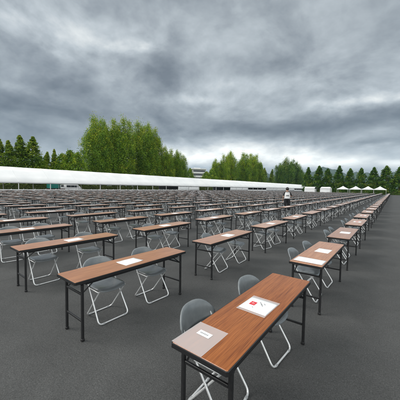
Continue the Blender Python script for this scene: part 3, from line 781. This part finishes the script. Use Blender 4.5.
def back_mesh(nu=16, nv=8):
    m_ = MB(); V = []
    for layer in (0, 1):
        for j in range(nv+1):
            for i in range(nu+1):
                u, v = i/nu*2-1, j/nv*2-1
                # arched outline: flat-ish bottom, strongly rounded top corners
                yy = .235*u*(1-0.05*(v < 0)*v*v)
                top = .738-.105*abs(u)**3.6; bot = .555+.03*abs(u)**3
                z = bot+(top-bot)*(v+1)/2
                x = -.222-.05*((z-.555)/.18)+.07*u*u-.012*max(0, v)**2
                if layer: x -= .011
                V.append((x, yy, z))
    w = nu+1; o = w*(nv+1); F = []
    for j in range(nv):
        for i in range(nu):
            a = j*w+i; F.append((a, a+w, a+w+1, a+1)); F.append((o+a, o+a+1, o+a+w+1, o+a+w))
    edge = [i for i in range(nu)]+[nu+j*w for j in range(nv)]+[nv*w+nu-i for i in range(nu)]+[(nv-j)*w for j in range(nv)]
    for k, e in enumerate(edge):
        f = edge[(k+1) % len(edge)]; F.append((e, f, o+f, o+e))
    m_.add(V, F, 0, True); return m_
RT = .0095
def loop_front(n, k, mi=0, m_=None):
    m_ = m_ or MB(); a, b, g = .195, .215, .0105
    p = [(-.203, -a, .615), (-.08, -a-.003, .44), (.20, -b, g), (.20, b, g), (-.08, a+.003, .44), (-.203, a, .615)]
    m_.sweep(fillet(p, .055, k), RT, n, mi); return m_
def loop_rear(n, k, mi=0, m_=None):
    m_ = m_ or MB(); a, g = .185, .0105
    p = [(.16, -a, .412), (-.165, -a, g), (-.165, a, g), (.16, a, .412)]
    m_.sweep(fillet(p, .055, k), RT, n, mi); return m_
def chair_parts():
    P = [('seat', seat_mesh().mesh('seat', PLAST), []), ('backrest', back_mesh().mesh('backrest', PLAST), [])]
    def cap(x, y0, y1):
        m_ = MB(); m_.sweep([(x, y0, .0095), (x, y1, .0095)], .0125, 8); return ('floor_cap', m_.mesh('floor_cap', RUBBER))
    P.append(('front_frame', loop_front(8, 5).mesh('front_frame', CHROME), [cap(.20, s*.135, s*.165) for s in (-1, 1)]))
    P.append(('rear_frame', loop_rear(8, 5).mesh('rear_frame', CHROME), [cap(-.165, s*.11, s*.14) for s in (-1, 1)]))
    for s in (-1, 1):
        hg = MB(); hg.sweep([(-.078, s*.206, .43), (-.075, s*.205, .418), (.14, s*.195, .402), (.155, s*.19, .406)], .0065, 6)
        P.append(('hinge', hg.mesh('hinge', CHROME), []))
    return P
CP = chair_parts()
def make_chair(label, group):
    t = thing('folding_chair', label, 'chair', group=group)
    for n, me, subs in CP:
        p = link(n, me, t)
        for sn, sme in subs: link(sn, sme, p)
    return t
def simple_chair(nt=5, k=2, nu=6, nv=4):
    m_ = MB(); s = seat_mesh(nu, nu); m_.add(s.v, s.f, 0, True); s = back_mesh(nu+2, nv); m_.add(s.v, s.f, 0, True)
    loop_front(nt, k, 1, m_); loop_rear(nt, k, 1, m_); return m_

# ------------------------------------------------------------------ papers
def sheet(w, l, seed=0, th=.0012, mi=0, m_=None, curl=.004, film=False):
    m_ = m_ or MB(); rng = random.Random(seed); n = 8; V = []
    a, b, c = rng.uniform(0, 6), rng.uniform(0, 6), rng.uniform(.3, 1) * curl
    for top in ((1,) if film else (1, 0)):
        for j in range(n+1):
            for i in range(n+1):
                u, v = i/n-.5, j/n-.5
                z = .0004+c*max(0, math.sin(u*5+a)*math.sin(v*4+b)) + (c*6*max(0, abs(u+v)-.75) if seed % 2 else 0)
                V.append((u*w, v*l, z+(th if top else 0)))
    W = n+1; o = W*W
    F = []
    if film:
        m_.add(V, [(j*W+i, j*W+i+1, j*W+i+W+1, j*W+i+W) for j in range(n) for i in range(n)], mi, True); return m_
    for j in range(n):
        for i in range(n):
            q = j*W+i; F += [(q, q+1, q+W+1, q+W), (o+q, o+q+W, o+q+W+1, o+q+1)]
    e = [i for i in range(n)]+[n+j*W for j in range(n)]+[n*W+n-i for i in range(n)]+[(n-j)*W for j in range(n)]
    for k, x in enumerate(e):
        y = e[(k+1) % len(e)]; F.append((x, o+x, o+y, y))
    m_.add(V, F, mi, True); return m_

# ------------------------------------------------------------------ lay out the yard
ORD = ['first', 'second', 'third', 'fourth', 'fifth', 'sixth', 'seventh', 'eighth', 'ninth', 'tenth', 'eleventh', 'twelfth', 'thirteenth', 'fourteenth', 'fifteenth', 'sixteenth', 'seventeenth', 'eighteenth', 'nineteenth']
TENS = {20: ('twenty', 'twentieth'), 30: ('thirty', 'thirtieth'), 40: ('forty', 'fortieth')}
def ordn(n):
    if n <= 19: return ORD[n-1]
    a, b = divmod(n, 10); t = TENS[a*10]
    return t[1] if b == 0 else t[0]+'-'+ORD[b-1]
rng = random.Random(20)
slots = []
meas = {(0, 0): (-1.144, 1.184, 0.0), (1, 0): (-1.146, 3.624, -.5), (2, 0): (-1.128, 6.069, 0), (3, 0): (-1.121, 8.62, -.4),
        (0, 1): (-3.088, 1.273, -.6), (1, 1): (-3.076, 3.733, 1.0), (2, 1): (-3.066, 6.276, -.6), (0, 2): (-5.061, 1.354, -.6), (1, 2): (-5.08, 3.845, 1.4)}
NCOL, NROW = 28, 41
for c in range(NCOL):
    coff = 1.20+min(c, 3)*.075+(rng.gauss(0, .05) if c < 3 else rng.gauss(0, .35))
    for r in range(NROW):
        if (r, c) in meas:
            x0, y0, th = meas[(r, c)]
        else:
            x0 = -1.135-1.965*c+rng.gauss(0, .022); y0 = coff+2.475*r+rng.gauss(0, .03); th = rng.gauss(0, .7)
        cx, cy = x0+TW/2, y0+TL/2
        e = rng.gauss(0, 1), rng.gauss(0, 1), rng.gauss(0, 1), rng.random(), rng.gauss(0, 1), rng.gauss(0, 1), rng.gauss(0, 1), rng.gauss(0, 1), rng.random()
        seen = False
        for dx in (-.5, .3):
            for dy in (-.95, .95):
                q = Vector((cx+dx, cy+dy, .6))
                if depth(q) > .3:
                    px, py = pix(q)
                    if -14 < px < 412 and py < 430: seen = True
        if seen: slots.append(dict(r=r, c=c, x=cx, y=cy, th=R(th), d=depth((cx, cy, .6)), e=e))
slots.sort(key=lambda s: s['d'])
print('tables in view', len(slots))
NT, NC, NP = 300, 300, 300
PART_D = 17.0
GT, GC, GP = 'folding tables in the exam yard', 'grey folding chairs at the tables', 'white sheets laid out on the tables'
special_t = {(0, 0): 'nearest brown folding table, holding a clear folder and a sheet with a red mark',
             (1, 0): 'brown folding table with a wide glossy sheet at its near end, behind the nearest table',
             (0, 1): 'brown folding table at the front, left of the nearest table, carrying one white sheet',
             (0, 2): 'brown folding table at the left front whose far half runs behind the next table'}
special_c = {(0, 0, 0): 'grey folding chair closest to the viewer, at the near half of the nearest table',
             (0, 0, 1): 'grey folding chair at the far half of the nearest brown table'}
def place(o, x, y, th, z=0): o.location = (x, y, z); o.rotation_euler = (0, 0, th)
def loc2(s, lx, ly):
    c_, s_ = math.cos(s['th']), math.sin(s['th']); return s['x']+lx*c_-ly*s_, s['y']+lx*s_+ly*c_
proto_t = make_table('x', GT); used_t = False
proto_c = make_chair('x', GC); used_c = False
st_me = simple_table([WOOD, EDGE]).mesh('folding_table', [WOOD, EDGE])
sc_me = simple_chair().mesh('folding_chair', [PLAST, CHROME])
far_t, far_c, far_p = [], [], []
nch = 0; npap = 0
CH = {(0, 0): (-.42, .43), (0, 1): (-.31, .455), (1, 1): (-.22, .60), (0, 2): (-.42, .42), (1, 0): (-.27, .48)}
paper_me = []
for k in range(6):
    paper_me.append(sheet(.212, .298, k).mesh('paper_sheet', PAPER))
for i, s in enumerate(slots):
    r, c, e = s['r'], s['c'], s['e']
    where = f"{ordn(r+1)}-row table, {ordn(c+1)} column from right"
    if i < NT:
        if s['d'] < PART_D:
            o = proto_t if not used_t else copy_tree(proto_t); used_t = True
        else: o = link('folding_table', st_me)
        if (r, c) == (0, 0): first_table = o
        tag(o, special_t.get((r, c), f"brown folding table in the {ordn(r+1)} row back, {ordn(c+1)} column from the right"), 'table', GT)
        place(o, s['x'], s['y'], s['th'])
    else: far_t.append((s['x'], s['y'], 0, s['th']))
    # two chairs on the left of every table, pushed under it
    for k in (0, 1):
        base = -.28 if k == 0 else .48
        if (r, c) in CH: base = CH[(r, c)][k]
        push = e[5+k]*.024-(.10 if e[8] > .93 and r > 0 else 0); turn = R(e[6-k]*(5 if r > 1 else 2.5))
        x, y = loc2(s, -.125+push, base+(0 if (r, c) in CH else e[k]*.04))
        if nch < NC:
            if s['d'] < PART_D-2:
                o = proto_c if not used_c else copy_tree(proto_c); used_c = True
            else: o = link('folding_chair', sc_me)
            lab = special_c.get((r, c, k), f"grey folding chair at the {'near' if k == 0 else 'far'} half of {where}")
            tag(o, lab, 'chair', GC); place(o, x, y, s['th']+turn); nch += 1
        else: far_c.append((x, y, 0, s['th']+turn))
    # paper on the table
    if (r, c) == (0, 0): continue
    if e[3] < .86 or s['d'] < 9:
        lx, ly = .02+e[2]*.012, (-.02 if (r, c) != (1, 0) else .06)+e[4]*.05
        if (r, c) == (0, 1): lx, ly = .02, -.045
        if (r, c) == (1, 1): lx, ly = .025, .07
        if (r, c) == (0, 2): lx, ly = .03, .05
        x, y = loc2(s, lx, ly); th = s['th']+R(e[7]*3)
        if npap < NP:
            red = (r, c) in ((3, 0), (4, 0))
            o = link('paper_sheet', paper_me[i % 6]); tag(o, f"white paper sheet lying on {where}", 'paper', GP); place(o, x, y, th, TH+.0005); npap += 1
            if red:
                o['label'] = f"white sheet with a red printed block on {where}"; rb = MB(); rb.box(-.05, .03, -.11, .09, .006, .0065); link('red_mark', rb.mesh('red_mark', PINK), o)
        else: far_p.append((x, y, TH+.0005, th))

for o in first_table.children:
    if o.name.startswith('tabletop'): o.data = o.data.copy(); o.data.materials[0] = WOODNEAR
def stamp(name, proto, places, mats):
    if not places: return
    V = np.array(proto.v); nv = len(V); out = []; F = []
    for (x, y, z, th) in places:
        c_, s_ = math.cos(th), math.sin(th)
        out.append(np.stack([x+V[:, 0]*c_-V[:, 1]*s_, y+V[:, 0]*s_+V[:, 1]*c_, z+V[:, 2]], 1))
    co = np.concatenate(out); n = len(places)
    tot = np.array([len(f) for f in proto.f], dtype=np.int32); idx = np.concatenate([np.array(f, dtype=np.int32) for f in proto.f])
    li = (idx[None, :]+(np.arange(n, dtype=np.int32)*nv)[:, None]).ravel()
    lt = np.tile(tot, n); ls = np.concatenate([[0], np.cumsum(lt)[:-1]]).astype(np.int32)
    me = bpy.data.meshes.new(name); me.vertices.add(len(co)); me.vertices.foreach_set('co', co.ravel())
    me.loops.add(len(li)); me.loops.foreach_set('vertex_index', li)
    me.polygons.add(len(lt)); me.polygons.foreach_set('loop_start', ls); me.polygons.foreach_set('loop_total', lt)
    for m_ in mats: me.materials.append(m_)
    me.polygons.foreach_set('material_index', np.tile(np.array(proto.m, dtype=np.int32), n)); me.polygons.foreach_set('use_smooth', np.tile(np.array(proto.sm), n))
    me.update(calc_edges=True); me.validate()
    o = link(name, me); o['kind'] = 'stuff'; return o
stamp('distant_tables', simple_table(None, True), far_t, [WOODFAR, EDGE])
stamp('distant_chairs', simple_chair(4, 1, 4, 3), far_c, [PLAST, CHROME])
pm_ = MB(); pm_.box(-.106, .106, -.149, .149, 0, .002); stamp('distant_papers', pm_, far_p, [PAPER])

# ------------------------------------------------------------------ papers of the two nearest tables
def strokes(o, marks, z, me_name='printing', m=None):
    m_ = MB()
    for (x, y, l, w, a) in marks:
        c_, s_ = math.cos(a), math.sin(a)
        P = [(x+u*l/2*c_-v*w/2*s_, y+u*l/2*s_+v*w/2*c_) for u, v in ((-1, -1), (1, -1), (1, 1), (-1, 1))]
        m_.add([(p[0], p[1], z) for p in P]+[(p[0], p[1], z+.0004) for p in P], [(3, 2, 1, 0), (4, 5, 6, 7), (0, 1, 5, 4), (1, 2, 6, 5), (2, 3, 7, 6), (3, 0, 4, 7)])
    return link(me_name, m_.mesh(me_name, m or INK), o)
def near_papers():
    s0 = next(s for s in slots if (s['r'], s['c']) == (0, 0)); s1 = next(s for s in slots if (s['r'], s['c']) == (1, 0))
    def at(s, lx, ly): x, y = loc2(s, lx-TW/2, ly-TL/2); return x, y
    # sheet with the red mark, in a clear sleeve
    x, y = at(s0, .243, .862)
    t = thing('paper_sheet', 'white printed sheet with a red square mark in a clear sleeve on the nearest table', 'paper', (x, y, TH+.0006), s0['th']+R(-2))
    link('sleeve', sheet(.262, .33, 2, .0018, curl=.001, film=True).mesh('sleeve', FILM), t)
    m_ = MB(); sheet(.25, .262, 2, .0012, 0, m_, curl=.001); link('page', m_.mesh('page', PAPER), t, (0, -.003, .0030))
    zz = .0056
    link_red = MB(); link_red.rbox(-.026, .026, -.034, .034, zz, zz+.0006, .0002); rd = link('red_mark', link_red.mesh('red_mark', RED), t, (-.055, .005, 0))
    strokes(rd, [(-.004, .004, .03, .005, 0), (-.004, .004, .005, .036, 0), (.012, -.012, .014, .004, .8)], zz+.0008, 'symbol', mat('pale_red_ink', (.8, .45, .45), .5))
    rn = random.Random(3); mk = []
    # two lines of blurred characters beside the mark, reading across the table
    for (cx_, cy_, n, h) in ((-.012, .062, 4, .018), (.012, .03, 4, .013), (-.03, -.06, 2, .012), (.03, .055, 2, .016)):
        for q in range(n):
            bx, by = cx_+q*h*.62, cy_-q*h*.72
            mk += [(bx, by, h*.75, h*.16, rn.uniform(.6, 1.0)), (bx+h*.1, by, h*.6, h*.15, rn.uniform(-1.0, -.6)), (bx, by+h*.15, h*.5, h*.14, rn.uniform(.5, 1.1))]
    strokes(t, mk, zz)
    # clear folder with a small white label at the near corner
    x, y = at(s0, .131, .166)
    t = thing('clear_folder', 'translucent clear folder with a small white label at the near corner of the nearest table', 'folder', (x, y, TH+.0006), s0['th']+R(-.6))
    link('sleeve', sheet(.252, .318, 1, .0016, curl=.0015, film=True).mesh('sleeve', FILM), t)
    lb = MB(); lb.rbox(-.054, .054, -.0275, .0275, .0035, .0041, .0002); l_ = link('name_label', lb.mesh('name_label', WPLAIN), t, (-.002, .046, .0))
    l_.rotation_euler = (0, 0, R(-1))
    mk = []
    for q in range(6):
        bx = -.034+q*.0118; hh = .013+.004*(q % 2)
        mk += [(bx, 0, .0028, hh, 0), (bx+.004, .003, .007, .0026, rn.uniform(-.3, .3)), (bx+.004, -.004, .007, .0026, rn.uniform(-.3, .3))]
    strokes(l_, mk, .0046)
    # wide glossy sheet at the near end of the table behind
    x, y = at(s1, .232, .215)
    t = thing('plastic_sheet', 'wide glossy white sheet in clear film at the near end of the second table', 'folder', (x, y, TH+.0006), s1['th']+R(-1.0))
    link('sleeve', sheet(.40, .262, 4, .0018, curl=.001, film=True).mesh('sleeve', FILM), t)
    link('page', sheet(.385, .25, 4, .0010, curl=.002).mesh('page', PAPER), t, (0, 0, .0030))
near_papers()

# ------------------------------------------------------------------ the standing person
def person():
    loc = (-5.96, 17.9, 0)
    rz = math.atan2(loc[1], loc[0])-math.pi/2+R(12)      # back turned to the viewpoint; local +Y is forward
    t = thing('person', 'person with dark hair in a white vest and black trousers standing among the tables', 'person', loc, rz)
    bm_v, ed, rad = [], [], []
    def V(p, r, par=None):
        bm_v.append(p); rad.append(r); i = len(bm_v)-1
        if par is not None: ed.append((par, i))
        return i
    pel = V((0, 0, .95), (.155, .12))
    ab = V((0, .005, 1.10), (.145, .108), pel); ch = V((0, .0, 1.28), (.165, .118), ab); uc = V((0, -.01, 1.42), (.14, .10), ch)
    nk = V((0, 0, 1.51), (.06, .062), uc); hd0 = V((0, .012, 1.575), (.066, .075), nk); hd1 = V((0, .014, 1.655), (.077, .093), hd0); hd2 = V((0, .004, 1.725), (.066, .082), hd1)
    V((0, .112, 1.632), (.012, .014), hd1)               # nose
    for s in (-1, 1): V((s*.082, 0, 1.645), (.012, .024), hd1)   # ears
    hands = []
    for s in (-1, 1):
        hp = V((s*.10, 0, .90), (.10, .105), pel); kn = V((s*.125, .02, .50), (.062, .066), hp); cf = V((s*.13, -.02, .33), (.056, .062), kn); an = V((s*.135, -.02, .09), (.04, .045), cf)
        V((s*.14, -.05, .045), (.036, .038), an); V((s*.15, .13, .03), (.04, .028), an)
        sh = V((s*.185, -.01, 1.415), (.062, .066), uc)
        if s == 1:   # bent arm, forearm raised forward
            el = V((.30, -.05, 1.17), (.043, .045), sh); wr = V((.255, .17, 1.20), (.028, .026), el); pm = V((.225, .235, 1.225), (.036, .02), wr); d = Vector((-.3, .85, .35)).normalized()
        else:
            el = V((-.27, -.03, 1.15), (.043, .045), sh); wr = V((-.25, .12, .95), (.028, .026), el); pm = V((-.24, .165, .89), (.022, .038), wr); d = Vector((.1, .45, -.85)).normalized()
        hands.append((s, Vector(bm_v[pm]), d, pm))
    for s, p, d, pm in hands:
        side = d.cross(Vector((0, 0, 1))).normalized()
        for k in range(4):
            o = (k-1.5)*.017; L_ = (.034, .042, .04, .03)[k]
            a = V(tuple(p+side*o+d*.035), (.0095, .0095), pm); b = V(tuple(p+side*o+d*(.035+L_)+Vector((0, 0, -.008))), (.0085, .0085), a); V(tuple(p+side*o*.9+d*(.035+L_*1.5)+Vector((0, 0, -.026))), (.0075, .0075), b)
        a = V(tuple(p-side*.036*s-d*.005), (.012, .012), pm); V(tuple(p-side*.05*s+d*.035), (.0095, .0095), a)
    me = bpy.data.meshes.new('body'); me.from_pydata(bm_v, ed, [])
    o = link('body', me)
    md = o.modifiers.new('skin', 'SKIN')
    for i, sv in enumerate(me.skin_vertices[0].data): sv.radius = rad[i]; sv.use_root = (i == 0)
    md.use_smooth_shade = True
    sb = o.modifiers.new('smooth', 'SUBSURF'); sb.levels = 2; sb.render_levels = 2
    dg = bpy.context.evaluated_depsgraph_get()
    nm = bpy.data.meshes.new_from_object(o.evaluated_get(dg)); nm.name = 'body'
    bpy.data.objects.remove(o)
    skin = m_noisy('skin', (.42, .25, .18), (.50, .31, .23), 20, .5)
    black = m_noisy('black_cloth', (.010, .010, .012), (.02, .02, .022), 12, .85); trous = m_noisy('black_trousers', (.008, .008, .010), (.016, .016, .018), 10, .9); shoe = mat('dark_shoe', (.03, .03, .03), .6)
    nm.materials.clear()
    for m_ in (skin, black, trous, shoe): nm.materials.append(m_)
    for p in nm.polygons:
        x, y, z = p.center; p.use_smooth = True
        arm = abs(x) > .2 and z > .75
        if z < .085: k = 3
        elif z < .98 and not arm: k = 2
        elif arm: k = 1 if z > 1.2 and y < .05 else 0
        elif z < 1.485: k = 1
        else: k = 0
        p.material_index = k
    b = link('body', nm, t)
    # eyes and mouth on the far side of the head
    m_ = MB()
    for s in (-1, 1): m_.sweep([(s*.032, .088, 1.66), (s*.032, .1005, 1.66)], .009, 8)
    link('eyes', m_.mesh('eyes', mat('eye_dark', (.02, .015, .012), .3)), t)
    m_ = MB(); m_.sweep([(-.022, .089, 1.592), (0, .096, 1.59), (.022, .089, 1.592)], .005, 6); link('mouth', m_.mesh('mouth', mat('lip', (.3, .12, .1), .5)), t)
    def shell(z0, z1, fn, name, m, n=28, k=10, cap=False, th=.012):
        m_ = MB(); Vv = []
        for j in range(k+1):
            z = z0+(z1-z0)*j/k
            for i in range(n):
                a = 2*math.pi*i/n; rx, ry, cy = fn(j/k, a); Vv.append((rx*math.cos(a), cy+ry*math.sin(a), z))
        F = [(j*n+i, j*n+(i+1) % n, (j+1)*n+(i+1) % n, (j+1)*n+i) for j in range(k) for i in range(n)]
        if cap: F.append(tuple(k*n+i for i in range(n)))
        m_.add(Vv, F, 0, True); ob = link(name, m_.mesh(name, m), t)
        md = ob.modifiers.new('thickness', 'SOLIDIFY'); md.thickness = th; md.offset = 1; return ob
    vest = m_noisy('white_vest_cloth', (.68, .69, .70), (.80, .80, .80), 14, .8)
    vo = shell(1.0, 1.44, lambda q, a: (.178+.012*math.sin(q*3)-.012*q, .137-.012*q+.006*math.sin(3*a), -.004*q), 'vest', vest)
    # dark print across the back of the vest
    m_ = MB()
    for (x0, x1, z0, z1) in ((-.10, .10, 1.19, 1.24),):
        m_.box(x0, x1, -.158, -.147, z0, z1)
    link('print', m_.mesh('print', mat('dark_print', (.04, .04, .045), .6)), t)
    hair = m_noisy('black_hair', (.006, .006, .006), (.015, .013, .012), 60, .5)
    m_ = MB(); Vv = []; n, k = 24, 10
    for j in range(k+1):
        f = j/k*math.pi*.62
        for i in range(n):
            a = 2*math.pi*i/n; back = max(0, -math.sin(a)); front = max(0, math.sin(a))
            ff = f*(1+.18*back-.32*front)
            Vv.append((.094*math.sin(ff)*math.cos(a), -.004+.114*math.sin(ff)*math.sin(a), 1.672+.112*math.cos(ff)+.003*math.sin(9*a)))
    m_.add(Vv, [(j*n+i, j*n+(i+1) % n, (j+1)*n+(i+1) % n, (j+1)*n+i) for j in range(k) for i in range(n)], 0, True)
    h_ = link('hair', m_.mesh('hair', hair), t); md = h_.modifiers.new('thickness', 'SOLIDIFY'); md.thickness = .012; md.offset = -1
    # loose trouser legs over the body
    for s in (-1, 1):
        m_ = MB(); Vv = []; n, k = 20, 8
        for j in range(k+1):
            q = j/k; z = .10+.84*q; cx_ = s*(.137-.04*q); cy_ = -.012+.02*math.sin(q*3); r_ = .088+.03*q+.006*math.sin(q*22)
            for i in range(n):
                a = 2*math.pi*i/n; Vv.append((cx_+r_*math.cos(a)*(.92), cy_+r_*math.sin(a)*1.05, z))
        m_.add(Vv, [(j*n+i, j*n+(i+1) % n, (j+1)*n+(i+1) % n, (j+1)*n+i) for j in range(k) for i in range(n)], 0, True)
        link('trouser_leg', m_.mesh('trouser_leg', trous), t)
    for o2 in t.children: pass
    t.scale = (1.03, 1.03, 1.03)
person()

# ------------------------------------------------------------------ the air
def haze():
    m_ = MB(); m_.box(-4300, 4300, -4300, 4300, -1.0, 420)
    hm = bpy.data.materials.new('haze_air'); hm.use_nodes = True; nt = hm.node_tree; nt.nodes.clear()
    out = nt.nodes.new('ShaderNodeOutputMaterial'); v = nt.nodes.new('ShaderNodeVolumePrincipled')
    v.inputs['Color'].default_value = (0.58, 0.79, 1.0, 1); v.inputs['Density'].default_value = HAZE
    nt.links.new(v.outputs[0], out.inputs['Volume'])
    o = link('haze', m_.mesh('haze', hm)); o['kind'] = 'stuff'
HAZE = 0.0001
haze()
